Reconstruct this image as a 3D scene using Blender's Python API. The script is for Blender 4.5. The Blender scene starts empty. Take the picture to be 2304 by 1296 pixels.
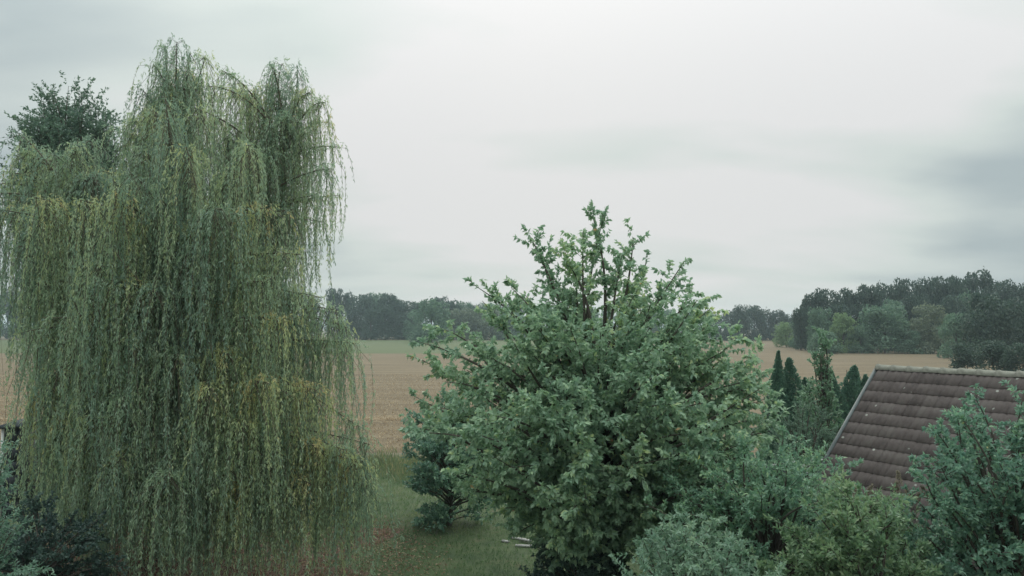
import bpy, math, random
import numpy as np

# ------------------------------------------------------------------ camera, sky, sun, exposure
sc = bpy.context.scene
R = math.radians
EYE = 6.0
FPX = 1650.0                 # focal length in pixels of the 2304 x 1296 photograph
HORIZON = 735.0
PITCH = math.atan((HORIZON - 648.0) / FPX)
cd = bpy.data.cameras.new('camera')
cd.sensor_width = 36.0
cd.lens = FPX / 2304.0 * 36.0
cd.clip_start = 0.1
cd.clip_end = 12000.0
cam = bpy.data.objects.new('camera', cd)
cam.location = (0, 0, EYE)
cam.rotation_euler = (R(90) + PITCH, 0, 0)
sc.collection.objects.link(cam)
sc.camera = cam
sc.render.engine = 'CYCLES'
sc.view_settings.view_transform = 'Standard'
sc.view_settings.look = 'None'
sc.view_settings.exposure = 0.0
sc.view_settings.gamma = 1.0
sc.cycles.use_denoising = True
sc.cycles.max_bounces = 10
sc.cycles.diffuse_bounces = 6
sc.cycles.transmission_bounces = 6
sc.cycles.volume_bounces = 1

SUN_AZ = R(2.0)      # to the right of the view axis (+Y)
SUN_EL = R(27.0)
SUN_DIR = (math.sin(SUN_AZ) * math.cos(SUN_EL), math.cos(SUN_AZ) * math.cos(SUN_EL), math.sin(SUN_EL))

world = bpy.data.worlds.new('World')
sc.world = world
world.use_nodes = True


def build_world():
    nt = world.node_tree
    nt.nodes.clear()
    N, L = nt.nodes, nt.links

    def math_(op, a, b=None, clamp=False):
        n = N.new('ShaderNodeMath'); n.operation = op; n.use_clamp = clamp
        for i, v in enumerate((a, b)):
            if v is None: continue
            if isinstance(v, (int, float)): n.inputs[i].default_value = v
            else: L.new(v, n.inputs[i])
        return n.outputs[0]

    def smooth(v, a, b):
        n = N.new('ShaderNodeMapRange'); n.interpolation_type = 'SMOOTHSTEP'
        L.new(v, n.inputs['Value']); n.inputs['From Min'].default_value = a; n.inputs['From Max'].default_value = b
        return n.outputs[0]
    tc = N.new('ShaderNodeTexCoord')
    nrm = N.new('ShaderNodeVectorMath'); nrm.operation = 'NORMALIZE'; L.new(tc.outputs['Generated'], nrm.inputs[0])
    d = nrm.outputs[0]
    sep = N.new('ShaderNodeSeparateXYZ'); L.new(d, sep.inputs[0])
    zc = math_('MAXIMUM', sep.outputs['Z'], 0.0)
    den = math_('ADD', zc, 0.22)
    px = math_('DIVIDE', sep.outputs['X'], den)
    py = math_('DIVIDE', sep.outputs['Y'], den)
    comb = N.new('ShaderNodeCombineXYZ'); L.new(px, comb.inputs[0]); L.new(py, comb.inputs[1])
    # two layers of cloud: broad banks, and drawn-out streaks
    mp = N.new('ShaderNodeMapping'); mp.inputs['Location'].default_value = (2.2, 15.0, 0); mp.inputs['Scale'].default_value = (0.55, 0.8, 1); mp.inputs['Rotation'].default_value = (0, 0, R(12))
    L.new(comb.outputs[0], mp.inputs[0])
    n1 = N.new('ShaderNodeTexNoise'); n1.inputs['Scale'].default_value = 1.0; n1.inputs['Detail'].default_value = 4; n1.inputs['Roughness'].default_value = 0.5
    n1.inputs['Distortion'].default_value = 0.4
    L.new(mp.outputs[0], n1.inputs['Vector'])
    mp2 = N.new('ShaderNodeMapping'); mp2.inputs['Location'].default_value = (13.0, 3.0, 0); mp2.inputs['Scale'].default_value = (0.7, 1.5, 1); mp2.inputs['Rotation'].default_value = (0, 0, R(-14))
    L.new(comb.outputs[0], mp2.inputs[0])
    n2 = N.new('ShaderNodeTexNoise'); n2.inputs['Scale'].default_value = 1.6; n2.inputs['Detail'].default_value = 5; n2.inputs['Roughness'].default_value = 0.45
    L.new(mp2.outputs[0], n2.inputs['Vector'])
    cl = math_('ADD', math_('MULTIPLY', n1.outputs['Fac'], 0.72), math_('MULTIPLY', n2.outputs['Fac'], 0.38))
    # the veiled sun brightens the cloud around it
    dot = N.new('ShaderNodeVectorMath'); dot.operation = 'DOT_PRODUCT'; L.new(d, dot.inputs[0]); dot.inputs[1].default_value = SUN_DIR
    glow = smooth(dot.outputs['Value'], 0.78, 0.965)
    f = math_('ADD', math_('MULTIPLY', glow, 0.8), math_('MULTIPLY', math_('SUBTRACT', cl, 0.47), 3.6), True)
    ramp = N.new('ShaderNodeValToRGB')
    el = ramp.color_ramp.elements
    el[0].position = 0.0; el[0].color = (0.42, 0.49, 0.505, 1)
    el[1].position = 1.0; el[1].color = (0.745, 0.752, 0.75, 1)
    e = el.new(0.55); e.color = (0.63, 0.69, 0.665, 1)
    L.new(f, ramp.inputs[0])
    # an overcast sky is brighter overhead than at the horizon
    zz = math_('ADD', math_('MULTIPLY', math_('POWER', zc, 2.8), 3.0), 0.99)
    sky = N.new('ShaderNodeTexSky'); sky.sky_type = 'NISHITA'; sky.sun_disc = False
    sky.sun_elevation = SUN_EL; sky.sun_rotation = SUN_AZ; sky.dust_density = 1.0
    b1 = N.new('ShaderNodeBackground'); L.new(sky.outputs[0], b1.inputs['Color']); b1.inputs['Strength'].default_value = 0.06
    b2 = N.new('ShaderNodeBackground'); L.new(ramp.outputs[0], b2.inputs['Color']); L.new(zz, b2.inputs['Strength'])
    mix = N.new('ShaderNodeMixShader'); mix.inputs[0].default_value = 0.97
    L.new(b1.outputs[0], mix.inputs[1]); L.new(b2.outputs[0], mix.inputs[2])
    out = N.new('ShaderNodeOutputWorld'); L.new(mix.outputs[0], out.inputs['Surface'])


build_world()
sl = bpy.data.lights.new('sun', 'SUN')
sl.energy = 1.0
sl.angle = R(30)
sl.color = (1.0, 0.955, 0.88)
sun = bpy.data.objects.new('sun', sl)
sun.rotation_euler = (R(90) - SUN_EL, 0, math.pi - SUN_AZ)
sc.collection.objects.link(sun)

# ------------------------------------------------------------------ helpers
rng = np.random.default_rng(7)
random.seed(7)
cp, sp = math.cos(PITCH), math.sin(PITCH)


def at(px, py, D):
    """world point on the photograph's ray at distance D along +Y"""
    x = (px - 1152.0) / FPX
    u = (648.0 - py) / FPX
    dy = cp - u * sp
    dz = sp + u * cp
    k = D / dy
    return np.array((x * k, D, EYE + dz * k))


def ppm(D):
    return D / FPX


def link(o, parent=None):
    sc.collection.objects.link(o)
    if parent is not None: o.parent = parent
    return o


def tag(o, label, cat, group=None):
    o['label'] = label; o['category'] = cat
    if group: o['group'] = group
    return o


def empty(name, loc=(0, 0, 0), rz=0.0):
    o = bpy.data.objects.new(name, None)
    o.location = loc; o.rotation_euler = (0, 0, rz)
    o.empty_display_size = 0.2
    return link(o)


def np_mesh(name, verts, faces, tint=None, smooth=False):
    """faces: int array (F, k) or list of such arrays"""
    verts = np.asarray(verts, dtype=np.float32).reshape(-1, 3)
    fl = faces if isinstance(faces, list) else [faces]
    fl = [np.asarray(f, dtype=np.int32) for f in fl if len(f)]
    me = bpy.data.meshes.new(name)
    me.vertices.add(len(verts)); me.vertices.foreach_set('co', verts.ravel())
    nl = sum(f.size for f in fl); nf = sum(len(f) for f in fl)
    me.loops.add(nl); me.polygons.add(nf)
    me.loops.foreach_set('vertex_index', np.concatenate([f.ravel() for f in fl]))
    tot = np.concatenate([np.full(len(f), f.shape[1], dtype=np.int32) for f in fl])
    st = np.concatenate(([0], np.cumsum(tot)[:-1])).astype(np.int32)
    me.polygons.foreach_set('loop_start', st)
    if smooth: me.polygons.foreach_set('use_smooth', np.ones(nf, dtype=bool))
    if tint is not None:
        a = me.attributes.new('tint', 'FLOAT', 'POINT'); a.data.foreach_set('value', np.asarray(tint, dtype=np.float32))
    me.update(calc_edges=True)
    me.validate()
    return me


def obj(name, me, mat, parent=None, origin=None):
    me.materials.clear(); me.materials.append(mat)
    o = bpy.data.objects.new(name, me)
    return link(o, parent)


def unit(v):
    return v / np.maximum(np.linalg.norm(v, axis=-1, keepdims=True), 1e-9)


def randdir(n):
    return unit(rng.normal(size=(n, 3)))


# leaf of four vertices, folded along its midrib
def leaves4(pos, axis, L, W, fold=0.25, tint=None, face=None):
    n = len(pos)
    axis = unit(axis)
    r = randdir(n) if face is None else unit(face + 0.45 * rng.normal(size=(n, 3)))
    side = unit(np.cross(axis, r)); nor = np.cross(side, axis)
    L = np.broadcast_to(L, (n,))[:, None]; W = np.broadcast_to(W, (n,))[:, None]
    v = np.empty((n, 4, 3))
    v[:, 0] = pos
    v[:, 1] = pos + axis * L * 0.45 + side * W * 0.5 + nor * W * fold
    v[:, 2] = pos + axis * L
    v[:, 3] = pos + axis * L * 0.45 - side * W * 0.5 + nor * W * fold
    b = (np.arange(n) * 4)[:, None]
    f = np.concatenate((b + np.array([[0, 1, 2]]), b + np.array([[0, 2, 3]])))
    t = np.repeat(rng.random(n) if tint is None else tint, 4)
    return v.reshape(-1, 3), f, t


# narrow blade of three vertices, for the willow's many thousands
def leaves3(pos, axis, L, W, tint):
    n = len(pos)
    axis = unit(axis)
    side = unit(np.cross(axis, randdir(n)))
    v = np.empty((n, 3, 3))
    v[:, 0] = pos
    v[:, 1] = pos + axis * (L * rng.uniform(0.3, 0.6, n))[:, None] + side * W[:, None]
    v[:, 2] = pos + axis * L[:, None]
    return v.reshape(-1, 3), np.arange(n * 3).reshape(-1, 3), np.repeat(tint, 3)


# broad leaf of six vertices with a bent tip
def leaves6(pos, axis, L, W, fold=0.22, bend=0.25, tint=None, face=None):
    n = len(pos)
    axis = unit(axis)
    r = randdir(n) if face is None else unit(face + 0.5 * rng.normal(size=(n, 3)))
    side = unit(np.cross(axis, r)); nor = np.cross(side, axis)
    L = np.broadcast_to(L, (n,))[:, None]; W = np.broadcast_to(W, (n,))[:, None]
    v = np.empty((n, 6, 3))
    dn = np.array((0, 0, -1.0))
    v[:, 0] = pos
    v[:, 1] = pos + axis * L * 0.28 + side * W * 0.45 + nor * W * fold
    v[:, 2] = pos + axis * L * 0.68 + side * W * 0.40 + nor * W * fold + dn * L * bend * 0.3
    v[:, 3] = pos + axis * L + dn * L * bend
    v[:, 4] = pos + axis * L * 0.68 - side * W * 0.40 + nor * W * fold + dn * L * bend * 0.3
    v[:, 5] = pos + axis * L * 0.28 - side * W * 0.45 + nor * W * fold
    b = (np.arange(n) * 6)[:, None]
    f = np.concatenate((b + np.array([[0, 1, 2, 3]]), b + np.array([[0, 3, 4, 5]])))
    t = np.repeat(rng.random(n) if tint is None else tint, 6)
    return v.reshape(-1, 3), f, t


def tubes(paths, r0, r1, seg=5, power=1.0):
    """paths (M, P, 3); radii r0 -> r1 along each"""
    paths = np.asarray(paths, dtype=float)
    M, P, _ = paths.shape
    r0 = np.broadcast_to(r0, (M,)); r1 = np.broadcast_to(r1, (M,))
    t = np.linspace(0, 1, P) ** power
    rad = r0[:, None] * (1 - t) + r1[:, None] * t
    tan = unit(np.gradient(paths, axis=1))
    ref = np.where(np.abs(tan[..., 2:3]) > 0.9, np.array((1.0, 0, 0)), np.array((0, 0, 1.0)))
    a = unit(np.cross(tan, ref)); b = np.cross(tan, a)
    ang = np.arange(seg) / seg * 2 * np.pi
    v = paths[:, :, None] + rad[..., None, None] * (a[:, :, None] * np.cos(ang)[None, None, :, None] + b[:, :, None] * np.sin(ang)[None, None, :, None])
    idx = np.arange(M * P * seg).reshape(M, P, seg)
    i0 = idx[:, :-1]; i1 = idx[:, 1:]
    f = np.stack((i0, np.roll(i0, -1, 2), np.roll(i1, -1, 2), i1), axis=-1).reshape(-1, 4)
    return v.reshape(-1, 3), f


def joinparts(parts):
    vs, fs, ts, off = [], {}, [], 0
    for p in parts:
        v, f = p[0], p[1]
        vs.append(v); f = np.asarray(f)
        fs.setdefault(f.shape[1], []).append(f + off)
        ts.append(p[2] if len(p) > 2 else np.full(len(v), 0.5))
        off += len(v)
    return np.concatenate(vs), [np.concatenate(x) for x in fs.values()], np.concatenate(ts)


def bez(a, c, b, P):
    t = np.linspace(0, 1, P)[None, :, None]
    a, c, b = a[:, None], c[:, None], b[:, None]
    return a * (1 - t) ** 2 + 2 * c * t * (1 - t) + b * t * t


def sample_paths(paths, n, t0=0.0, t1=1.0, power=1.0):
    """n random points on each path: positions, tangents, t"""
    M, P, _ = paths.shape
    t = t0 + (t1 - t0) * rng.random((M, n)) ** power
    x = t * (P - 1); i = np.minimum(x.astype(int), P - 2); w = (x - i)[..., None]
    m = np.arange(M)[:, None]
    p = paths[m, i] * (1 - w) + paths[m, i + 1] * w
    tg = unit(paths[m, i + 1] - paths[m, i])
    return p.reshape(-1, 3), tg.reshape(-1, 3), t.reshape(-1)


def box(x0, x1, y0, y1, z0, z1):
    v = np.array([(x, y, z) for z in (z0, z1) for y in (y0, y1) for x in (x0, x1)], dtype=float)
    f = np.array([(0, 2, 3, 1), (4, 5, 7, 6), (0, 1, 5, 4), (2, 6, 7, 3), (0, 4, 6, 2), (1, 3, 7, 5)])
    return v, f


# ------------------------------------------------------------------ materials
def new_mat(name):
    m = bpy.data.materials.new(name); m.use_nodes = True
    nt = m.node_tree
    b = nt.nodes['Principled BSDF']
    return m, nt, b


def set_spec(b, v):
    b.inputs['Specular IOR Level'].default_value = v


def ramp_node(nt, stops):
    r = nt.nodes.new('ShaderNodeValToRGB')
    e = r.color_ramp.elements
    while len(e) > 1: e.remove(e[-1])
    e[0].position = stops[0][0]; e[0].color = (*stops[0][1], 1)
    for p, c in stops[1:]:
        q = e.new(p); q.color = (*c, 1)
    return r


def leaf_mat(name, stops, rough=0.45, trans=0.3, spec=0.4, gain=1.0):
    trans = 0.35 + 2.4 * trans
    m, nt, b = new_mat(name)
    at_ = nt.nodes.new('ShaderNodeAttribute'); at_.attribute_name = 'tint'
    r = ramp_node(nt, [(p, tuple(min(0.6, gain * q) for q in c)) for p, c in stops])
    nt.links.new(at_.outputs['Fac'], r.inputs[0])
    nt.links.new(r.outputs[0], b.inputs['Base Color'])
    b.inputs['Roughness'].default_value = rough
    set_spec(b, spec)
    tr = nt.nodes.new('ShaderNodeBsdfTranslucent')
    hs = nt.nodes.new('ShaderNodeHueSaturation'); hs.inputs['Saturation'].default_value = 1.1; hs.inputs['Value'].default_value = 1.15
    nt.links.new(r.outputs[0], hs.inputs['Color']); nt.links.new(hs.outputs[0], tr.inputs['Color'])
    hs.inputs['Value'].default_value = trans
    mx = nt.nodes.new('ShaderNodeAddShader')
    nt.links.new(b.outputs[0], mx.inputs[0]); nt.links.new(tr.outputs[0], mx.inputs[1])
    nt.links.new(mx.outputs[0], nt.nodes['Material Output'].inputs['Surface'])
    return m


def surf_mat(name, stops, scale=4.0, detail=6, rough=0.8, bump=0.3, stretch=(1, 1, 1), coords='Object', spec=0.3, dist=0.02):
    m, nt, b = new_mat(name)
    tc = nt.nodes.new('ShaderNodeTexCoord')
    mp = nt.nodes.new('ShaderNodeMapping'); mp.inputs['Scale'].default_value = stretch
    nt.links.new(tc.outputs[coords], mp.inputs[0])
    n = nt.nodes.new('ShaderNodeTexNoise'); n.inputs['Scale'].default_value = scale; n.inputs['Detail'].default_value = detail; n.inputs['Roughness'].default_value = 0.65
    nt.links.new(mp.outputs[0], n.inputs['Vector'])
    r = ramp_node(nt, stops)
    nt.links.new(n.outputs['Fac'], r.inputs[0]); nt.links.new(r.outputs[0], b.inputs['Base Color'])
    b.inputs['Roughness'].default_value = rough; set_spec(b, spec)
    if bump:
        bp = nt.nodes.new('ShaderNodeBump'); bp.inputs['Strength'].default_value = bump; bp.inputs['Distance'].default_value = dist
        nt.links.new(n.outputs['Fac'], bp.inputs['Height']); nt.links.new(bp.outputs[0], b.inputs['Normal'])
    return m


M = {}
M['willow'] = leaf_mat('willow_leaf', [(0, (0.07, 0.107, 0.082)), (0.4, (0.115, 0.153, 0.1)), (0.68, (0.165, 0.186, 0.098)), (0.9, (0.18, 0.185, 0.09)), (1, (0.21, 0.175, 0.09))], 0.5, 0.33, 0.5, 1.5)
M['cherry'] = leaf_mat('cherry_leaf', [(0, (0.062, 0.10, 0.07)), (0.6, (0.098, 0.14, 0.092)), (0.92, (0.13, 0.172, 0.10)), (0.97, (0.18, 0.19, 0.08)), (1, (0.24, 0.16, 0.09))], 0.55, 0.22, 0.42, 1.85)
M['back_tree'] = leaf_mat('back_tree_leaf', [(0, (0.04, 0.07, 0.055)), (1, (0.08, 0.12, 0.08))], 0.5, 0.2, 0.4, 1.35)
M['glaucous'] = leaf_mat('glaucous_leaf', [(0, (0.075, 0.125, 0.092)), (0.7, (0.115, 0.17, 0.115)), (1, (0.165, 0.22, 0.14))], 0.52, 0.22, 0.4, 1.3)
M['privet'] = leaf_mat('privet_leaf', [(0, (0.05, 0.095, 0.068)), (0.6, (0.085, 0.14, 0.09)), (0.96, (0.13, 0.185, 0.10)), (1, (0.25, 0.24, 0.08))], 0.5, 0.25, 0.45, 1.5)
M['yellowish'] = leaf_mat('yellowish_leaf', [(0, (0.055, 0.095, 0.06)), (0.6, (0.092, 0.14, 0.075)), (0.95, (0.13, 0.165, 0.09)), (1, (0.24, 0.23, 0.10))], 0.5, 0.25, 0.45, 1.3)
M['deep'] = leaf_mat('deep_leaf', [(0, (0.036, 0.07, 0.054)), (0.6, (0.06, 0.105, 0.074)), (0.95, (0.095, 0.145, 0.088)), (1, (0.20, 0.20, 0.09))], 0.5, 0.25, 0.4, 1.7)
M['pinnate'] = leaf_mat('pinnate_leaf', [(0, (0.04, 0.075, 0.06)), (1, (0.09, 0.15, 0.10))], 0.45, 0.25, 0.5, 1.4)
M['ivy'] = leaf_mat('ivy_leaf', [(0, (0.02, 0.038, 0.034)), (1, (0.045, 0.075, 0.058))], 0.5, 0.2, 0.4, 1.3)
M['flower'] = leaf_mat('faded_flower', [(0, (0.13, 0.115, 0.09)), (1, (0.24, 0.215, 0.17))], 0.7, 0.15, 0.2)
M['conifer'] = leaf_mat('conifer_leaf', [(0, (0.028, 0.055, 0.045)), (1, (0.055, 0.095, 0.065))], 0.55, 0.2, 0.4, 1.6)
M['poplar'] = leaf_mat('poplar_leaf', [(0, (0.05, 0.09, 0.06)), (1, (0.10, 0.15, 0.095))], 0.45, 0.3, 0.5, 1.4)
M['round_bush'] = leaf_mat('round_bush_leaf', [(0, (0.045, 0.078, 0.06)), (1, (0.085, 0.125, 0.085))], 0.5, 0.2, 0.4, 1.35)
M['far_dark'] = leaf_mat('far_dark_leaf', [(0, (0.024, 0.047, 0.036)), (1, (0.05, 0.08, 0.056))], 0.6, 0.1)
M['far_mid'] = leaf_mat('far_mid_leaf', [(0, (0.042, 0.08, 0.055)), (1, (0.078, 0.125, 0.078))], 0.6, 0.15, 0.4, 1.25)
M['far_brown'] = leaf_mat('far_brown_leaf', [(0, (0.055, 0.074, 0.05)), (1, (0.095, 0.115, 0.072))], 0.6, 0.15, 0.4, 1.25)
M['far_light'] = leaf_mat('far_light_leaf', [(0, (0.075, 0.12, 0.06)), (1, (0.125, 0.18, 0.085))], 0.6, 0.15, 0.4, 1.2)
M['bark'] = surf_mat('bark', [(0.3, (0.045, 0.038, 0.032)), (0.6, (0.11, 0.095, 0.08)), (0.8, (0.16, 0.145, 0.125))], 6, 8, 0.9, 0.6, (1, 1, 0.25))
M['willow_bark'] = surf_mat('willow_bark', [(0.3, (0.08, 0.07, 0.05)), (0.65, (0.17, 0.15, 0.11)), (0.85, (0.24, 0.21, 0.16))], 5, 8, 0.9, 0.6, (1, 1, 0.3))
M['litter'] = leaf_mat('fallen_leaf', [(0, (0.12, 0.08, 0.058)), (0.5, (0.21, 0.142, 0.10)), (0.85, (0.28, 0.205, 0.145)), (1, (0.34, 0.29, 0.20))], 0.7, 0.1, 0.2)
M['grass'] = leaf_mat('grass_blade', [(0, (0.045, 0.08, 0.04)), (0.7, (0.075, 0.115, 0.052)), (1, (0.14, 0.15, 0.075))], 0.6, 0.25, 0.3)
M['tallgrass'] = leaf_mat('tall_grass_blade', [(0, (0.06, 0.085, 0.045)), (0.6, (0.10, 0.12, 0.058)), (1, (0.20, 0.17, 0.10))], 0.6, 0.25, 0.3)
M['straw'] = leaf_mat('straw', [(0, (0.17, 0.13, 0.09)), (0.6, (0.27, 0.21, 0.145)), (1, (0.38, 0.31, 0.22))], 0.7, 0.1, 0.2)


def soil_mat():
    m, nt, b = new_mat('stubble_soil')
    tc = nt.nodes.new('ShaderNodeTexCoord')
    mp = nt.nodes.new('ShaderNodeMapping'); mp.inputs['Scale'].default_value = (0.05, 0.55, 1); mp.inputs['Rotation'].default_value = (0, 0, R(2))
    nt.links.new(tc.outputs['Object'], mp.inputs[0])
    n1 = nt.nodes.new('ShaderNodeTexNoise'); n1.inputs['Scale'].default_value = 1.0; n1.inputs['Detail'].default_value = 7; n1.inputs['Roughness'].default_value = 0.7
    nt.links.new(mp.outputs[0], n1.inputs['Vector'])
    n2 = nt.nodes.new('ShaderNodeTexNoise'); n2.inputs['Scale'].default_value = 2.6; n2.inputs['Detail'].default_value = 8; n2.inputs['Roughness'].default_value = 0.75
    nt.links.new(tc.outputs['Object'], n2.inputs['Vector'])
    mx = nt.nodes.new('ShaderNodeMix'); mx.data_type = 'FLOAT'; mx.inputs['Factor'].default_value = 0.45
    nt.links.new(n1.outputs['Fac'], mx.inputs['A']); nt.links.new(n2.outputs['Fac'], mx.inputs['B'])
    r = ramp_node(nt, [(0.36, (0.105, 0.079, 0.05)), (0.5, (0.175, 0.135, 0.086)), (0.63, (0.25, 0.197, 0.13))])
    nt.links.new(mx.outputs[0], r.inputs[0]); nt.links.new(r.outputs[0], b.inputs['Base Color'])
    b.inputs['Roughness'].default_value = 0.95; set_spec(b, 0.15)
    bp = nt.nodes.new('ShaderNodeBump'); bp.inputs['Strength'].default_value = 0.7; bp.inputs['Distance'].default_value = 0.12
    nt.links.new(mx.outputs[0], bp.inputs['Height']); nt.links.new(bp.outputs[0], b.inputs['Normal'])
    return m


M['soil'] = soil_mat()
M['ground'] = surf_mat('ground_earth', [(0.3, (0.12, 0.105, 0.07)), (0.6, (0.18, 0.155, 0.105)), (0.8, (0.22, 0.19, 0.13))], 0.4, 8, 0.95, 0.4)
M['meadow'] = surf_mat('meadow_grass', [(0.3, (0.06, 0.085, 0.03)), (0.55, (0.088, 0.112, 0.04)), (0.75, (0.118, 0.13, 0.05))], 0.5, 8, 0.9, 0.5, (0.15, 1, 1), dist=0.1)
M['lawn'] = surf_mat('lawn_ground', [(0.3, (0.05, 0.075, 0.038)), (0.55, (0.08, 0.11, 0.05)), (0.72, (0.125, 0.12, 0.07))], 1.3, 8, 0.95, 0.6)
M['litter_ground'] = surf_mat('litter_ground', [(0.3, (0.075, 0.05, 0.038)), (0.55, (0.14, 0.085, 0.062)), (0.75, (0.20, 0.13, 0.095))], 7, 8, 0.95, 0.6)

# ------------------------------------------------------------------ the setting


def sheet(name, pts, z, mat, nx=1):
    v = np.array([(x, y, z) for x, y in pts], dtype=float)
    f = np.array([list(range(len(pts)))])
    o = obj(name, np_mesh(name, v, f), mat)
    o['kind'] = 'structure'
    return o


sheet('ground', [(-3000, -300), (3000, -300), (3000, 3000), (-3000, 3000)], 0.0, M['ground'])
sheet('stubble_field', [(-260, 33.0), (-30, 34.5), (-9, 35.5), (0, 35), (30, 34), (260, 40), (330, 150), (330, 372), (-360, 372), (-360, 160)], 0.004, M['soil'])
sheet('meadow_strip', [(-330, 168), (-60, 166), (12, 163), (30, 170), (44, 230), (40, 318), (-60, 326), (-340, 330)], 0.008, M['meadow'])


def wavy(x0, x1, y, n, amp, seed):
    r = np.random.default_rng(seed)
    xs = np.linspace(x0, x1, n)
    return [(x, y + amp * (r.random() - 0.5)) for x in xs]


lawn_pts = [(-26, 4), (20, 4), (20, 33.0)] + wavy(18, -24, 34.0, 40, 1.6, 3) + [(-26, 33.5)]
sheet('lawn', lawn_pts, 0.008, M['lawn'])
r_ = np.random.default_rng(5)
lp = []
for a in np.linspace(0, 2 * np.pi, 48, endpoint=False):
    rr = 1 + 0.16 * r_.normal()
    lp.append((-8.6 + 5.3 * rr * math.cos(a), 19.4 + 4.6 * rr * math.sin(a)))
sheet('leaf_litter_ground', lp, 0.012, M['litter_ground'])


def stuff(name, parts, mat, label, cat):
    v, f, t = joinparts(parts)
    o = obj(name, np_mesh(name, v, f, t), mat)
    o['kind'] = 'stuff'
    tag(o, label, cat)
    return o


# grass of the lawn, thinning out under the willow
n = 62000
gx = rng.uniform(-9.5, 4.0, n); gy = rng.uniform(14.0, 34.5, n)
under = np.exp(-(((gx + 8.6) / 5.0) ** 2 + ((gy - 19.4) / 4.4) ** 2) * 1.6)
edge = np.clip((gx + 4.6) / 1.6, 0, 1)
patch = 0.5 + 0.5 * np.sin(gx * 1.7 + 1.3 * np.sin(gy * 0.9)) * np.sin(gy * 1.1 + 0.7 * np.sin(gx * 1.3))
keep = rng.random(n) > under * 1.15 + 0.25 * patch
gx, gy, patch = gx[keep], gy[keep], patch[keep]
n = len(gx)
pos = np.stack((gx, gy, np.full(n, 0.008)), 1)
ax = rng.normal(size=(n, 3)) * 0.55; ax[:, 2] = 1
stuff('lawn_grass', [leaves4(pos, ax, rng.uniform(0.05, 0.13, n), rng.uniform(0.012, 0.024, n), 0.1, np.clip(0.45 * rng.random(n) + 0.55 * patch, 0, 1))],
      M['grass'], 'short mown grass between the willow and the broad green tree', 'grass')

# tall rough grass and weeds where the lawn meets the stubble
pp = []
n = 9000
gx = rng.uniform(-16, 6, n); gy = 31.0 + rng.normal(size=n) * 1.5 + 0.8 * np.sin(gx * 0.8)
hgt = rng.uniform(0.18, 0.6, n) * (0.65 + 0.5 * np.sin(gx * 1.9) ** 2)
pos = np.stack((gx, gy, np.full(n, 0.005)), 1)
ax = rng.normal(size=(n, 3)) * 0.35; ax[:, 2] = 1
pp.append(leaves4(pos, ax, hgt, rng.uniform(0.02, 0.045, n), 0.1, rng.random(n) ** 1.2))
stuff('tall_grass', pp, M['tallgrass'], 'rough tall grass and weeds along the near edge of the brown field', 'grass')

# standing straw of the stubble, in rows
rows = np.arange(36.0, 92.0, 0.42)
pp = []
for y in rows:
    m = int(300 * min(1.0, 46.0 / y))
    x = rng.uniform(-0.75 * y * 0.55 - 14, 0.1 * y + 2, m)
    x = rng.uniform(-0.72 * y, -0.02 * y, m)
    p = np.stack((x, y + rng.normal(size=m) * 0.07 + 0.05 * x * 0.05, np.full(m, 0.0)), 1)
    a = rng.normal(size=(m, 3)) * 0.6; a[:, 2] = 0.8
    pp.append(leaves4(p, a, rng.uniform(0.08, 0.22, m), rng.uniform(0.03, 0.07, m), 0.1))
# a swath of loose straw drawn across the field
m = 2600
x = rng.uniform(-36, 3, m); p = np.stack((x, 47.6 + rng.normal(size=m) * 0.35, np.full(m, 0.02) + 0.1 * rng.random(m)), 1)
a = rng.normal(size=(m, 3)); a[:, 2] *= 0.3
pp.append(leaves4(p, a, 0.35, 0.05, 0.1, 0.6 + 0.4 * rng.random(m)))
stuff('stubble_straw', pp, M['straw'], 'short pale straw stubble standing in rows on the brown field', 'stubble')

# fallen leaves
n = 20000
a = rng.uniform(0, 2 * np.pi, n); rr = np.sqrt(rng.random(n)) * (1 + 0.25 * rng.random(n))
pos = np.stack((-8.4 + 5.6 * rr * np.cos(a), 19.0 + 4.8 * rr * np.sin(a), 0.016 + 0.03 * rng.random(n)), 1)
ax = rng.normal(size=(n, 3)); ax[:, 2] *= 0.25
stuff('fallen_leaves', [leaves4(pos, ax, rng.uniform(0.05, 0.12, n), rng.uniform(0.015, 0.05, n), 0.3)], M['litter'],
      'reddish brown fallen leaves scattered on the ground under the willow', 'leaf litter')

# ------------------------------------------------------------------ weeping willow


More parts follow.
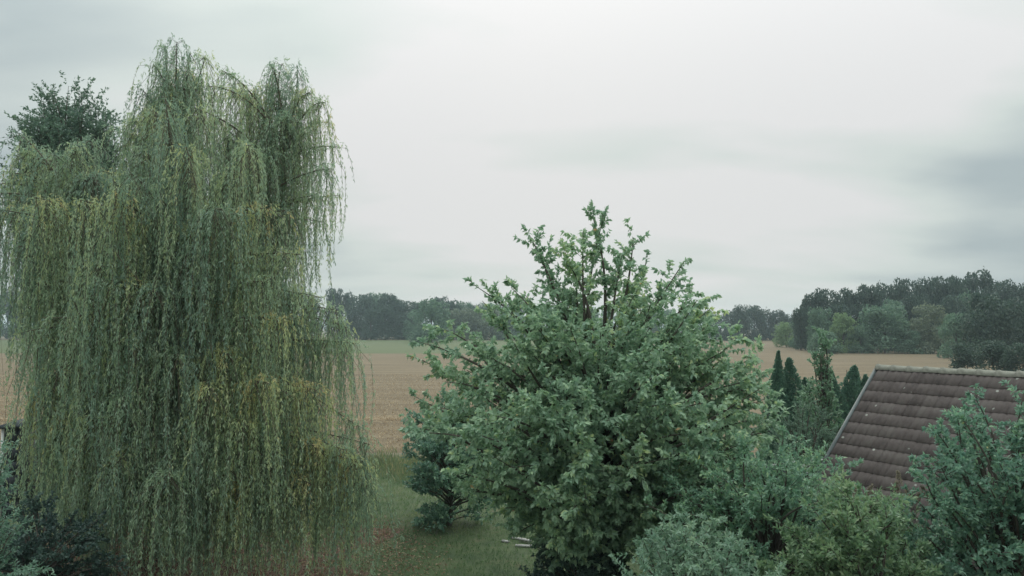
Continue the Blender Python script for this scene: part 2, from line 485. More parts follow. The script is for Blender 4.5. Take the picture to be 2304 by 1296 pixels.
def willow():
    root = empty('weeping_willow', (0, 0, 0))
    tag(root, 'tall weeping willow with long hanging curtains of narrow leaves', 'tree')
    BX, BY = -9.3, 20.3
    root.location = (BX, BY, 0)
    base = np.array((BX, BY, 0.0))
    # trunk and three forks
    P = 12
    tz = np.linspace(0, 1, P)
    tr = np.stack((BX + 0.25 * np.sin(tz * 3), BY + 0.15 * np.sin(tz * 4 + 1), tz * 4.6), 1)[None]
    parts = [tubes(tr, 0.52, 0.34, 14, 0.7)]
    forkz = np.array(tr[0, -1])
    tops = [at(385, 330, 20.4), at(640, 330, 20.2), at(150, 430, 20.0), at(300, 420, 22.6), at(520, 500, 22.2), at(400, 560, 18.2)]
    lim = []
    for t in tops:
        s = tr[0, -2]
        c = s * 0.5 + t * 0.5 + np.array((0, 0, 0.9)) + 0.3 * rng.normal(size=3)
        lim.append(bez(s[None], c[None], t[None], 12)[0])
    lim = np.array(lim)
    lv = tubes(lim, 0.26, 0.10, 9)
    v, f, _ = joinparts(parts)
    me = np_mesh('trunk', v - base, f, smooth=True)
    obj('trunk', me, M['willow_bark'], root)
    for k in range(len(lim)):
        v, f = tubes(lim[k:k + 1], 0.26, 0.09, 9)
        obj('limb', np_mesh('limb', v - base, f, smooth=True), M['willow_bark'], root)
    limp = np.concatenate((lim.reshape(-1, 3), tr[0, -4:]))

    C = []   # px, py, depth, spread radius, strands, length min, max
    for (x, y) in [(372, 108), (398, 100), (428, 122), (462, 130), (345, 150), (500, 165), (318, 205), (522, 200), (410, 170), (455, 190), (370, 200)]:
        C.append((x, y - 6, 20.0 + rng.normal() * 0.5, 0.55, 36, 1.3, 3.2))
    for (x, y) in [(612, 150), (635, 145), (668, 148), (598, 185), (700, 208), (732, 232), (570, 205)]:
        C.append((x, y - 2, 20.0 + rng.normal() * 0.4, 0.5, 34, 1.2, 3.4))
    for (x, y) in [(752, 275), (772, 330), (760, 380), (778, 440), (700, 300), (660, 260), (620, 280), (690, 380), (640, 350), (720, 440), (590, 300), (560, 250), (740, 500), (680, 480)]:
        C.append((x - 14, y, 19.8 + rng.normal() * 0.5, 0.42, 22, 1.4, 2.8))
    for (x, y) in [(290, 265), (250, 285), (205, 305), (170, 322), (120, 335), (75, 325), (45, 335), (300, 300)]:
        C.append((x, y + 10, 19.6 + rng.normal() * 0.5, 0.6, 32, 1.5, 3.5))
    for (x, y) in [(40, 300), (5, 385), (-30, 420), (15, 440)]:
        C.append((x, y, 19.6, 0.45, 14, 2.0, 3.6))
    for (x, y) in [(690, 655), (735, 662), (770, 690), (795, 730), (812, 765), (700, 720), (740, 770)]:
        C.append((x - 12, y + 8, 18.2 + rng.normal() * 0.3, 0.5, 36, 1.6, 3.4))
    for (x, y) in [(690, 565), (720, 870), (690, 880), (745, 1000), (785, 1005), (810, 1030), (600, 625), (575, 635)]:
        C.append((x - 8, y + 8, 16.7 + rng.normal() * 0.25, 0.45, 38, 1.4, 3.2))
    for (x, y) in [(250, 635), (300, 640), (345, 655), (395, 650), (150, 700), (95, 715), (62, 745), (205, 690), (560, 720), (640, 720), (450, 560), (500, 470),
                   (480, 880), (425, 960), (460, 1085), (330, 1000), (265, 900), (645, 880), (560, 960), (180, 900), (85, 900), (100, 470), (180, 450), (250, 440),
                   (350, 430), (420, 330), (560, 330), (540, 480), (610, 470), (300, 780), (400, 800), (520, 800), (600, 860), (130, 820), (220, 1000), (520, 1060), (620, 1060), (380, 1080), (700, 1090)]:
        dx = (x - 400) * ppm(17.5)
        D = 20.0 - 0.88 * math.sqrt(max(0.3, 4.4 ** 2 - dx * dx)) + rng.normal() * 0.35
        C.append((x, y, D, 0.6, 44, 1.9, 5.0))
    for (x, y) in [(730, 1010), (770, 1020), (800, 1050), (825, 1040), (845, 1070), (840, 1000), (850, 1110), (815, 960), (760, 1100), (690, 1010), (640, 1000), (590, 1010), (540, 1000), (480, 1010), (420, 1040), (370, 1010), (320, 1050), (270, 1040), (230, 1060), (180, 1010), (140, 960), (660, 1110), (560, 1110), (440, 1120), (350, 1130)]:
        C.append((x - 8, y, 16.4 + 0.9 * abs(x - 430) / 400 + rng.normal() * 0.3, 0.5, 34, 1.6, 3.0))
    env = np.array([(-40, 430), (0, 400), (60, 345), (180, 335), (280, 290), (320, 215), (380, 135), (470, 150), (530, 220), (570, 260), (640, 185), (740, 270), (790, 420), (830, 760)], dtype=float)
    for k in range(120):
        a = rng.uniform(0, 2 * np.pi); r = 4.15 * rng.random() ** 0.4
        if math.sin(a) > 0.2 and rng.random() < 0.5: a = -a
        X = BX + 0.15 + r * math.cos(a); Y = 20.0 + 0.95 * r * math.sin(a)
        px = 1152 + X / Y * FPX
        top = np.interp(px, env[:, 0], env[:, 1]) + 40
        py = rng.uniform(top, 960)
        if px > 560 and py < 600 and rng.random() < 0.5: continue
        if px < 75 and py > 430: continue
        C.append((px, py, Y, 0.66, 38, 2.2, 5.4))
    for k in range(34):
        a = rng.uniform(0, 2 * np.pi); r = 2.6 * math.sqrt(rng.random())
        X = BX + 0.1 + r * math.cos(a); Y = 20.6 + 0.7 * r * math.sin(a)
        px = 1152 + X / Y * FPX
        C.append((px, rng.uniform(np.interp(px, env[:, 0], env[:, 1]) + 70, 700), Y, 0.65, 36, 2.2, 4.2))
    for (x, y) in [(-35, 440), (-10, 470), (30, 470), (60, 480), (45, 540), (20, 560), (80, 560), (110, 520), (70, 640), (100, 640)]:
        C.append((x, y, 18.6 + rng.normal() * 0.5, 0.5, 32, 1.6, 3.0))
    for (px, py, D, rad, ns, l0, l1) in C:
        c = at(px, py, D)
        # bough: from the nearest lower limb point up and over to the cascade head
        cand = limp[limp[:, 2] < c[2] - 0.3] if (limp[:, 2] < c[2] - 0.3).any() else limp
        s = cand[np.argmin(((cand - c) ** 2).sum(1))]
        mid = 0.45 * s + 0.55 * c + np.array((0, 0, 0.45)) + 0.15 * rng.normal(size=3)
        bough = bez(s[None], mid[None], c[None], 9)
        bl = np.linalg.norm(c - s)
        bv = tubes(bough, 0.018 + 0.007 * min(bl, 5), 0.008, 5)
        # strands
        tb = 1 - rng.random(ns) ** 1.25 * min(0.8, 1.7 / max(bl, 0.3))
        xi = tb * 8; ii = np.minimum(xi.astype(int), 7)
        st = bough[0][ii] * (1 - (xi - ii))[:, None] + bough[0][ii + 1] * (xi - ii)[:, None]
        az = rng.uniform(0, 2 * np.pi, ns)
        re = rad * (0.35 + 0.85 * rng.random(ns))
        Ls = rng.uniform(l0, l1, ns) * rng.choice([0.45, 0.7, 1.0, 1.0, 1.2], ns)
        rise = 0.10 + 0.24 * rng.random(ns)
        zmin = 0.1 + 1.7 * rng.random(ns) ** 1.4
        Ls = np.minimum(Ls, np.maximum(st[:, 2] + rise - zmin, 0.5))
        K = 13
        s_ = np.linspace(0, 1, K)[None, :]
        d = s_ * Ls[:, None]
        h = re[:, None] * (1 - np.exp(-d * 2.6))
        z = st[:, 2:3] + rise[:, None] * 2.2 * (d * 3.2) * np.exp(-d * 3.2) - np.maximum(d - 0.12, 0) ** 1.0 + 0.0
        ph = rng.uniform(0, 6.28, (ns, 1)); sw = 0.03 * d * (0.4 + 1.2 * rng.random((ns, 1)))
        curve = 0.06 * d * rng.normal(size=(ns, 1))
        x = st[:, :1] + h * np.cos(az)[:, None] + sw * np.sin(1.7 * d + ph) + curve
        y = st[:, 1:2] + h * np.sin(az)[:, None] + sw * np.cos(1.4 * d + ph)
        paths = np.stack((x, y, z), -1)
        sv = tubes(paths[:, ::4], 0.006, 0.0025, 3)
        v, f, _ = joinparts([bv, sv])
        br = obj('drooping_branch', np_mesh('drooping_branch', v - base, f), M['willow_bark'], root)
        # leaves
        dens = 34
        cnt = np.maximum((Ls * dens).astype(int), 4)
        sid = np.repeat(np.arange(ns), cnt)
        t = 0.06 + 0.94 * rng.random(len(sid))
        xx = t * (K - 1); i = np.minimum(xx.astype(int), K - 2); w = (xx - i)[:, None]
        pos = paths[sid, i] * (1 - w) + paths[sid, i + 1] * w
        tg = unit(paths[sid, i + 1] - paths[sid, i])
        ax = tg + 0.42 * rng.normal(size=tg.shape) + np.array((0, 0, -0.35))
        pos = pos + 0.015 * rng.normal(size=pos.shape)
        bt = rng.uniform(0.05, 0.48); stt = rng.normal(size=ns) * 0.11
        yellow = rng.uniform(0.2, 0.75) * np.exp(-t * Ls[sid] * 1.3) * (rng.random() < 0.55)
        tint = np.clip(bt + stt[sid] + 0.07 * rng.normal(size=len(sid)) + yellow + 0.3 * (rng.random(len(sid)) < 0.01), 0, 1)
        # short leafy sprouts along the bough itself
        nb = 110
        pb_, tb_, _q = sample_paths(bough, nb, 0.3, 1.0)
        pos = np.concatenate((pos, pb_ + 0.04 * rng.normal(size=pb_.shape))); ax = np.concatenate((ax, 0.5 * tb_ + 0.6 * randdir(nb) + np.array((0, 0, -0.5))))
        tint = np.concatenate((tint, np.clip(bt + 0.1 * rng.normal(size=nb), 0, 1))); sid = np.concatenate((sid, np.zeros(nb, dtype=int)))
        v, f, tt = leaves3(pos, ax, rng.uniform(0.07, 0.13, len(sid)), rng.uniform(0.016, 0.028, len(sid)), tint)
        fo = obj('foliage', np_mesh('foliage', v - base, f, tt), M['willow'], br)
        fo['kind'] = 'stuff'
    # bare snags seen in the gaps of the curtain
    for pts in ([(258, 565, 16.1), (280, 600, 16.2), (320, 640, 16.6)], [(155, 625, 16.3), (160, 690, 16.3), (205, 745, 16.8)], [(470, 770, 16.2), (488, 800, 16.3), (470, 850, 16.8)]):
        q = np.array([at(*p) for p in pts])
        path = bez(q[:1], q[1:2], q[2:3], 8)
        v, f = tubes(path, 0.008, 0.028, 5)
        obj('bare_twig', np_mesh('bare_twig', v - base, f), M['willow_bark'], root)
    return root


willow()

# ------------------------------------------------------------------ broadleaf trees and shrubs


def branchy(name, label, cat, base, trunk_h, trunk_r, tips, leafmat, barkmat, twigs, twig_len, leaves_per, L, W, droop, broad=True,
            t0=0.35, lift=0.35, split=True, group=None, up=0.25, tintshift=0.12, starts=(0.3, 1.0), face_up=0.0, lean=(0, 0)):
    """a tree or shrub: trunk, branches that run to given tips, twigs on the branches, leaves on the twigs"""
    base = np.array(base, dtype=float)
    root = empty(name, base); tag(root, label, cat, group)
    tips = np.asarray(tips, dtype=float)
    P = 8
    tz = np.linspace(0, 1, P)
    tr = np.stack((base[0] + lean[0] * tz + 0.06 * trunk_h * np.sin(tz * 2.5) * 0.3, base[1] + lean[1] * tz, base[2] + tz * trunk_h), 1)[None]
    v, f = tubes(tr, trunk_r, trunk_r * 0.35, 10)
    obj('trunk', np_mesh('trunk', v - base, f, smooth=True), barkmat, root)
    m = len(tips)
    rel = np.clip((tips[:, 2] - base[2]) / trunk_h * 0.62, starts[0], starts[1]) * (0.75 + 0.2 * rng.random(m))
    xi = np.clip(rel, 0.02, 0.98) * (P - 1); ii = xi.astype(int); w = (xi - ii)[:, None]
    st = tr[0][ii] * (1 - w) + tr[0][np.minimum(ii + 1, P - 1)] * w
    ln = np.linalg.norm(tips - st, axis=1)
    ctl = 0.5 * st + 0.5 * tips + np.stack((np.zeros(m), np.zeros(m), lift * ln * 0.5), 1) + 0.08 * ln[:, None] * rng.normal(size=(m, 3))
    paths = bez(st, ctl, tips, 10)
    groups = [np.array([k]) for k in range(m)] if split else [np.arange(m)]
    for g in groups:
        pb = paths[g]
        bv = tubes(pb, np.maximum(0.012, trunk_r * 0.10 + 0.012 * ln[g]), 0.006, 5)
        nt = twigs
        p, tg, t = sample_paths(pb, nt, t0, 1.0, 0.8)
        gi = np.repeat(np.arange(len(g)), nt)
        d = unit(0.55 * tg + 0.75 * randdir(len(p)) + np.array((0, 0, up)))
        tl = twig_len * (0.5 + 0.8 * rng.random(len(p)))[:, None]
        e = p + d * tl
        c = 0.5 * (p + e) + np.array((0, 0, 0.12)) * tl
        tw = bez(p, c, e, 5)
        tv = tubes(tw[::2, ::4], 0.006, 0.003, 3)
        v, f, _ = joinparts([bv, tv])
        br = obj('branch', np_mesh('branch', v - base, f), barkmat, root)
        lp_, ltg, lt = sample_paths(tw, leaves_per, 0.15, 1.0, 0.75)
        # some leaves on the leading end of the branch itself
        kk = max(4, leaves_per)
        p2, tg2, _t = sample_paths(pb, kk, 0.75, 1.0)
        pos = np.concatenate((lp_, p2)); tgs = np.concatenate((ltg, tg2))
        n_ = len(pos)
        ax = 0.6 * tgs + 0.75 * randdir(n_) + np.array((0, 0, -droop))
        bt = tintshift * rng.normal(size=len(g))
        shift = np.concatenate((np.repeat(bt[gi], leaves_per), np.repeat(bt, kk)))
        tint = np.clip(0.45 + 0.22 * rng.normal(size=n_) + shift, 0, 0.94) + 0.06 * (rng.random(n_) < 0.02)
        face = None
        if face_up: face = np.broadcast_to(np.array((0, -0.25, face_up)), (n_, 3))
        fn = leaves6 if broad and L > 0.12 else leaves4
        v, f, tt = fn(pos, ax, rng.uniform(0.7, 1.2, n_) * L, rng.uniform(0.75, 1.15, n_) * W, tint=tint, face=face)
        fo = obj('foliage', np_mesh('foliage', v - base, f, tt), leafmat, br)
        fo['kind'] = 'stuff'
    return root


def dome_tips(cx, cy, n, prof, lump=0.18, inner=0.55, seed=0, zscale=1.0):
    """tips spread through a body of revolution given by prof = [(z, radius)...], more of them near its surface"""
    r = np.random.default_rng(seed)
    prof = np.array(sorted(prof)); zs = prof[:, 0]; rs = prof[:, 1]
    zz = np.linspace(zs[0], zs[-1], 200); wgt = np.interp(zz, zs, rs) + 0.15
    z = r.choice(zz, n, p=wgt / wgt.sum()) + r.normal(size=n) * 0.05
    a = r.uniform(0, 2 * np.pi, n)
    rad = np.interp(z, zs, rs) * (inner + (1 - inner) * r.random(n) ** 0.5) * (1 + lump * np.sin(3 * a + z * 1.3 + seed) + lump * 0.6 * r.normal(size=n))
    return np.stack((cx + rad * np.cos(a), cy + rad * np.sin(a), z), 1)


# the broad green tree in the middle
def middle_tree():
    D = 15.6
    bx = at(1335, 900, D)[0]
    prof = [(1.2, 0.9), (1.7, 1.5), (2.6, 2.7), (3.5, 3.55), (4.5, 3.6), (5.3, 3.0), (6.0, 2.2), (6.5, 1.5), (6.9, 0.9)]
    tips = dome_tips(bx, D, 175, prof, 0.10, 0.62, 11)
    extra = [at(x, y + (42 if y < 640 else 22 if y < 720 else 0), D + dd) for x, y, dd in [(1192, 488, 0), (1215, 520, .4), (1335, 452, .2), (1358, 450, .1), (1312, 478, -.3), (1425, 492, .2), (1400, 530, -.2), (1540, 545, .1), (1520, 580, .5),
             (1558, 612, -.2), (1600, 672, .3), (1068, 600, 0), (1085, 655, .3), (1150, 605, -.3), (1270, 545, -.5), (1300, 580, .5), (1455, 545, .4), (1240, 570, .2), (1180, 620, .2),
             (945, 770, .4), (950, 810, .2), (985, 835, -.1), (1000, 740, .5), (1660, 760, .2), (1700, 800, .4), (1735, 880, 0), (1745, 960, .2), (930, 890, .4), (925, 960, .2),
             (1085, 1080, -.8), (1140, 1115, -1), (1235, 1180, -1.2), (1400, 1190, -1.3)]]
    g = np.random.default_rng(4)
    fill = [at(g.uniform(1010, 1620), g.uniform(880, 1130), D - g.uniform(1.6, 3.0)) for k in range(34)] + [at(g.uniform(1215, 1500), g.uniform(1120, 1220), D - g.uniform(1.2, 2.2)) for k in range(16)] + [at(g.uniform(1130, 1600), g.uniform(670, 880), D - g.uniform(-0.8, 1.8)) for k in range(38)] + [at(x + g.uniform(-25, 15), y, D - g.uniform(-0.9, 0.9)) for x, y in [(1590, 730), (1620, 760), (1650, 790), (1675, 820), (1690, 850), (1705, 880), (1715, 910), (1725, 940), (1725, 970), (1715, 1000), (1640, 830), (1650, 880), (1670, 930), (1660, 990), (1600, 800), (1610, 900)]]
    tips = np.concatenate((tips, np.array(extra), np.array(fill)))
    branchy('broadleaf_tree', 'broad bushy green tree with drooping oval leaves and spiky top shoots', 'tree', (bx, D, 0), 4.9, 0.17, tips, M['cherry'], M['bark'],
            18, 0.44, 25, 0.118, 0.066, 0.5, True, t0=0.28, lift=0.25, face_up=0.5)


middle_tree()


def shrub(name, label, px, D, top, hw, mat, n, L, W, seed, droop=0.1, broad=False, twigs=10, tl=0.3, lp=16, low=0.25, inner=0.5, lump=0.14, up=0.4, split=True, cat='shrub', belly=0.45, group=None, face_up=0.6):
    c = at(px, top, D); H = c[2]
    prof = [(low * H, hw * 0.75), (belly * H, hw), (0.75 * H, hw * 0.82), (0.9 * H, hw * 0.5), (0.98 * H, hw * 0.15)]
    tips = dome_tips(c[0], D, n, prof, lump, inner, seed)
    return branchy(name, label, cat, (c[0], D, 0), 0.55 * H, 0.05 + 0.012 * H, tips, mat, M['bark'], twigs, tl, lp, L, W, droop, broad, t0=0.35, lift=0.3, split=split, up=up, starts=(0.05, 0.9), group=group, face_up=face_up)


# tree whose dark crown shows above the left shoulder of the willow
c = at(165, 150, 27.0)
tips = dome_tips(c[0], 27.0, 190, [(10.2, 1.6), (12.0, 1.75), (13.0, 1.65), (13.9, 1.35), (14.5, 0.9), (14.8, 0.4)], 0.08, 0.35, 21)
branchy('round_crowned_tree', 'dark leafy tree whose round crown rises behind the left of the willow', 'tree', (c[0], 27.0, 0), 11.8, 0.16, tips, M['back_tree'], M['bark'],
        18, 0.75, 18, 0.12, 0.06, 0.1, False, t0=0.6, lift=-0.1, up=0.0)

shrub('dark_bush', 'dark bush on the lawn edge at the left foot of the broad green tree', 1012, 22.5, 880, 1.5, M['deep'], 95, 0.11, 0.06, 31, 0.3, True, 13, 0.4, 15, low=0.02)
shrub('glaucous_shrub', 'pale blue-green shrub with small dense leaves at the bottom edge', 1565, 9.4, 1160, 1.28, M['glaucous'], 110, 0.075, 0.027, 32, 0.05, False, 16, 0.26, 24, low=0.35, lump=0.1, up=0.15)
shrub('privet_shrub', 'large mid-green shrub in front of the roof, right of the broad tree', 1720, 12.4, 962, 2.1, M['privet'], 165, 0.085, 0.037, 33, 0.1, True, 16, 0.32, 19, low=0.3, inner=0.55)
shrub('yellow_green_shrub', 'yellowish green shrub with upright shoots in front of the low roof', 1925, 9.8, 1080, 1.2, M['yellowish'], 125, 0.085, 0.034, 34, 0.0, True, 16, 0.26, 19, low=0.35, up=0.5)
shrub('tall_hedge_shrub', 'tall deep green shrub hiding the right side of the tiled roof', 2258, 10.3, 855, 1.5, M['deep'], 200, 0.076, 0.042, 35, 0.15, True, 16, 0.26, 19, low=0.08, inner=0.72, lump=0.07, up=0.1)
shrub('pinnate_shrub', 'shrub with feathery leaf sprays at the lower left edge of the view', -62, 9.2, 960, 0.8, M['pinnate'], 80, 0.065, 0.02, 36, 0.3, False, 12, 0.3, 24, low=0.3)
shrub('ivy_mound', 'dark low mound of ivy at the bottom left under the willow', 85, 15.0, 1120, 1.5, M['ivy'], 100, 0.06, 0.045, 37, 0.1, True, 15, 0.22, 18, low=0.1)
shrub('shade_stand_in_bush', 'added dark low bush standing in for the deep shade under the broad green tree', 1310, 14.9, 1165, 1.15, M['ivy'], 70, 0.07, 0.045, 42, 0.1, True, 13, 0.25, 16, low=0.08)  # added bush: its dark leaves stand in for shade at the tree's foot
shrub('round_bush', 'rounded grey-green bush in front of the dark conifers', 1812, 21.0, 888, 1.0, M['round_bush'], 110, 0.05, 0.028, 38, 0.0, False, 14, 0.25, 26, low=0.15, lump=0.06, inner=0.7)
shrub('sapling', 'small upright sapling with loose sprays left of the tiled roof', 1796, 15.5, 950, 0.42, M['privet'], 12, 0.10, 0.04, 39, 0.1, True, 9, 0.28, 12, low=0.45, inner=0.3, cat='sapling')


# butterfly bush with faded flower spikes
def butterfly_bush():
    D = 11.4
    r = shrub('butterfly_bush', 'bush with faded brownish flower spikes against the tiled roof', 1990, D, 1105, 0.75, M['yellowish'], 40, 0.11, 0.03, 41, 0.15, False, 11, 0.3, 16, low=0.3)
    base = np.array(r.location)
    for (x, y) in [(1892, 1085), (1925, 1095), (1945, 1092), (1975, 1105), (2022, 1062), (2018, 1085), (2040, 1100), (2060, 1108), (1990, 1118), (2085, 1095)]:
        t = at(x, y, D + rng.uniform(-0.3, 0.3)); n_ = 150
        h = rng.uniform(0.16, 0.28)
        k = rng.random(n_)
        lean = rng.normal(size=2) * 0.05
        pos = np.stack((t[0] + lean[0] * k, t[1] + lean[1] * k, t[2] - h + h * k), 1)
        rad = 0.035 * (1.05 - k)
        dd = randdir(n_); dd[:, 2] = np.abs(dd[:, 2]) * 0.6
        v, f, tt = leaves4(pos + dd * rad[:, None], dd + np.array((0, 0, 0.3)), 0.035, 0.02)
        stem = np.array([[(t[0], t[1], t[2] - h - 0.7), (t[0], t[1], t[2] - h * 0.5), (t[0] + lean[0], t[1] + lean[1], t[2])]])
        v2, f2 = tubes(stem, 0.005, 0.003, 4)
        v, f, tt = joinparts([(v, f, tt), (v2, f2)])
        obj('flower_spike', np_mesh('flower_spike', v - base, f, tt), M['flower'], r)


butterfly_bush()


# conifers and the slender tree left of the roof
def conifer(px, top, D, hw, label, seed):
    c = at(px, top, D); H = c[2]
    base = np.array((c[0], D, 0.0))
    r = empty('thuja', base); tag(r, label, 'conifer', 'dark columnar conifers beside the roof')
    v, f = tubes(np.array([[base, base + (0.02, 0, H * 0.5), base + (0, 0, H * 0.97)]]), 0.07, 0.01, 7)
    obj('trunk', np_mesh('trunk', v - base, f), M['bark'], r)
    n_ = 4600
    g = np.random.default_rng(seed)
    lean = g.normal(size=2) * 0.03 * H; lob = g.uniform(0.2, 0.34); pw = g.uniform(0.65, 0.95)
    z = H * (0.04 + 0.96 * g.random(n_) ** 0.8)
    a = g.uniform(0, 2 * np.pi, n_)
    rad = hw * 2.7 * np.clip(1.0 - z / H, 0.004, 1) ** pw * (0.5 + 0.5 * g.random(n_)) * (1 + lob * np.sin(3 * a + 9 * z / H + seed) + 0.16 * np.sin(7 * a - 15 * z / H))
    pos = np.stack((base[0] + lean[0] * (z / H) ** 2 + rad * np.cos(a), base[1] + lean[1] * (z / H) ** 2 + rad * np.sin(a), z), 1)
    ax = np.stack((0.45 * np.cos(a), 0.45 * np.sin(a), np.ones(n_)), 1) + 0.25 * g.normal(size=(n_, 3))
    v, f, t = leaves4(pos, ax, g.uniform(0.12, 0.26, n_) * (0.4 + 0.6 * (1 - z / H)), g.uniform(0.05, 0.10, n_))
    fo = obj('crown', np_mesh('crown', v - base, f, t), M['conifer'], r); fo['kind'] = 'stuff'


for k, (px, top, D, hw, lab) in enumerate([
        (1745, 792, 27.0, 0.34, 'tallest slim conifer, leftmost of the row beside the broad tree'),
        (1766, 848, 27.6, 0.40, 'dark conifer between the two slim pointed ones on the left'),
        (1783, 808, 27.2, 0.33, 'second slim pointed conifer from the left, before the brown field'),
        (1808, 852, 28.0, 0.46, 'dark conifer half hidden left of the slender green tree'),
        (1878, 838, 27.4, 0.42, 'dark conifer just right of the slender green tree'),
        (1905, 824, 27.8, 0.44, 'second dark conifer right of the slender green tree'),
        (1928, 850, 28.2, 0.42, 'dark conifer rightmost but one before the roof gable'),
        (1946, 846, 27.4, 0.30, 'last small conifer of the row, touching the roof gable')]):
    conifer(px, top, D, hw, lab, 50 + k)
c = at(1840, 735, 25.0)
tips = dome_tips(c[0], 25.0, 46, [(1.2, 0.75), (2.6, 0.85), (3.6, 0.72), (4.6, 0.52), (5.4, 0.32), (5.95, 0.1)], 0.1, 0.5, 61)
branchy('slender_tree', 'slender light green tree standing among the dark conifers', 'tree', (c[0], 25.0, 0), 5.2, 0.08, tips, M['poplar'], M['bark'], 11, 0.28, 14, 0.10, 0.065, 0.3, True)

# ------------------------------------------------------------------ tiled-roof building on the right
M['tile'] = None


def tile_mat():
    m, nt, b = new_mat('roof_tile')
    g = nt.nodes.new('ShaderNodeNewGeometry'); oi = nt.nodes.new('ShaderNodeObjectInfo')
    n1 = nt.nodes.new('ShaderNodeTexNoise'); n1.inputs['Scale'].default_value = 3.0; n1.inputs['Detail'].default_value = 8; n1.inputs['Roughness'].default_value = 0.7
    nt.links.new(g.outputs['Position'], n1.inputs['Vector'])
    ad = nt.nodes.new('ShaderNodeMath'); ad.operation = 'MULTIPLY_ADD'; ad.inputs[1].default_value = 0.16
    nt.links.new(oi.outputs['Random'], ad.inputs[0]); nt.links.new(n1.outputs['Fac'], ad.inputs[2])
    r = ramp_node(nt, [(0.38, (0.088, 0.07, 0.067)), (0.58, (0.135, 0.108, 0.103)), (0.8, (0.165, 0.14, 0.13))])
    nt.links.new(ad.outputs[0], r.inputs[0])
    vo = nt.nodes.new('ShaderNodeTexVoronoi'); vo.inputs['Scale'].default_value = 3.4
    nt.links.new(g.outputs['Position'], vo.inputs['Vector'])
    mr = nt.nodes.new('ShaderNodeMapRange'); mr.inputs['From Min'].default_value = 0.12; mr.inputs['From Max'].default_value = 0.08
    nt.links.new(vo.outputs['Distance'], mr.inputs['Value'])
    sepc = nt.nodes.new('ShaderNodeSeparateColor'); nt.links.new(vo.outputs['Color'], sepc.inputs[0])
    gt = nt.nodes.new('ShaderNodeMath'); gt.operation = 'GREATER_THAN'; gt.inputs[1].default_value = 0.5; nt.links.new(sepc.outputs[0], gt.inputs[0])
    mu = nt.nodes.new('ShaderNodeMath'); mu.operation = 'MULTIPLY'; nt.links.new(mr.outputs[0], mu.inputs[0]); nt.links.new(gt.outputs[0], mu.inputs[1])
    mx = nt.nodes.new('ShaderNodeMix'); mx.data_type = 'RGBA'
    nt.links.new(mu.outputs[0], mx.inputs['Factor']); nt.links.new(r.outputs[0], mx.inputs[6]); mx.inputs[7].default_value = (0.42, 0.42, 0.38, 1)
    nt.links.new(mx.outputs[2], b.inputs['Base Color'])
    b.inputs['Roughness'].default_value = 0.75; set_spec(b, 0.3)
    bp = nt.nodes.new('ShaderNodeBump'); bp.inputs['Strength'].default_value = 0.35; bp.inputs['Distance'].default_value = 0.006
    n3 = nt.nodes.new('ShaderNodeTexNoise'); n3.inputs['Scale'].default_value = 40; nt.links.new(g.outputs['Position'], n3.inputs['Vector'])
    nt.links.new(n3.outputs['Fac'], bp.inputs['Height']); nt.links.new(bp.outputs[0], b.inputs['Normal'])
    return m


M['tile'] = tile_mat()
M['ridge'] = surf_mat('ridge_tile', [(0.3, (0.17, 0.165, 0.14)), (0.55, (0.27, 0.265, 0.225)), (0.75, (0.36, 0.355, 0.30))], 9, 8, 0.85, 0.4)
M['verge'] = surf_mat('verge_board', [(0.3, (0.075, 0.09, 0.092)), (0.7, (0.12, 0.14, 0.14))], 5, 6, 0.6, 0.1)
M['render'] = surf_mat('wall_render', [(0.3, (0.48, 0.46, 0.41)), (0.7, (0.6, 0.58, 0.52))], 3, 8, 0.9, 0.2)
M['felt'] = surf_mat('roof_felt', [(0.3, (0.24, 0.25, 0.24)), (0.7, (0.36, 0.37, 0.36))], 5, 8, 0.9, 0.3)
M['gutter'] = surf_mat('zinc_gutter', [(0.3, (0.2, 0.21, 0.22)), (0.7, (0.3, 0.31, 0.32))], 8, 5, 0.45, 0.05)


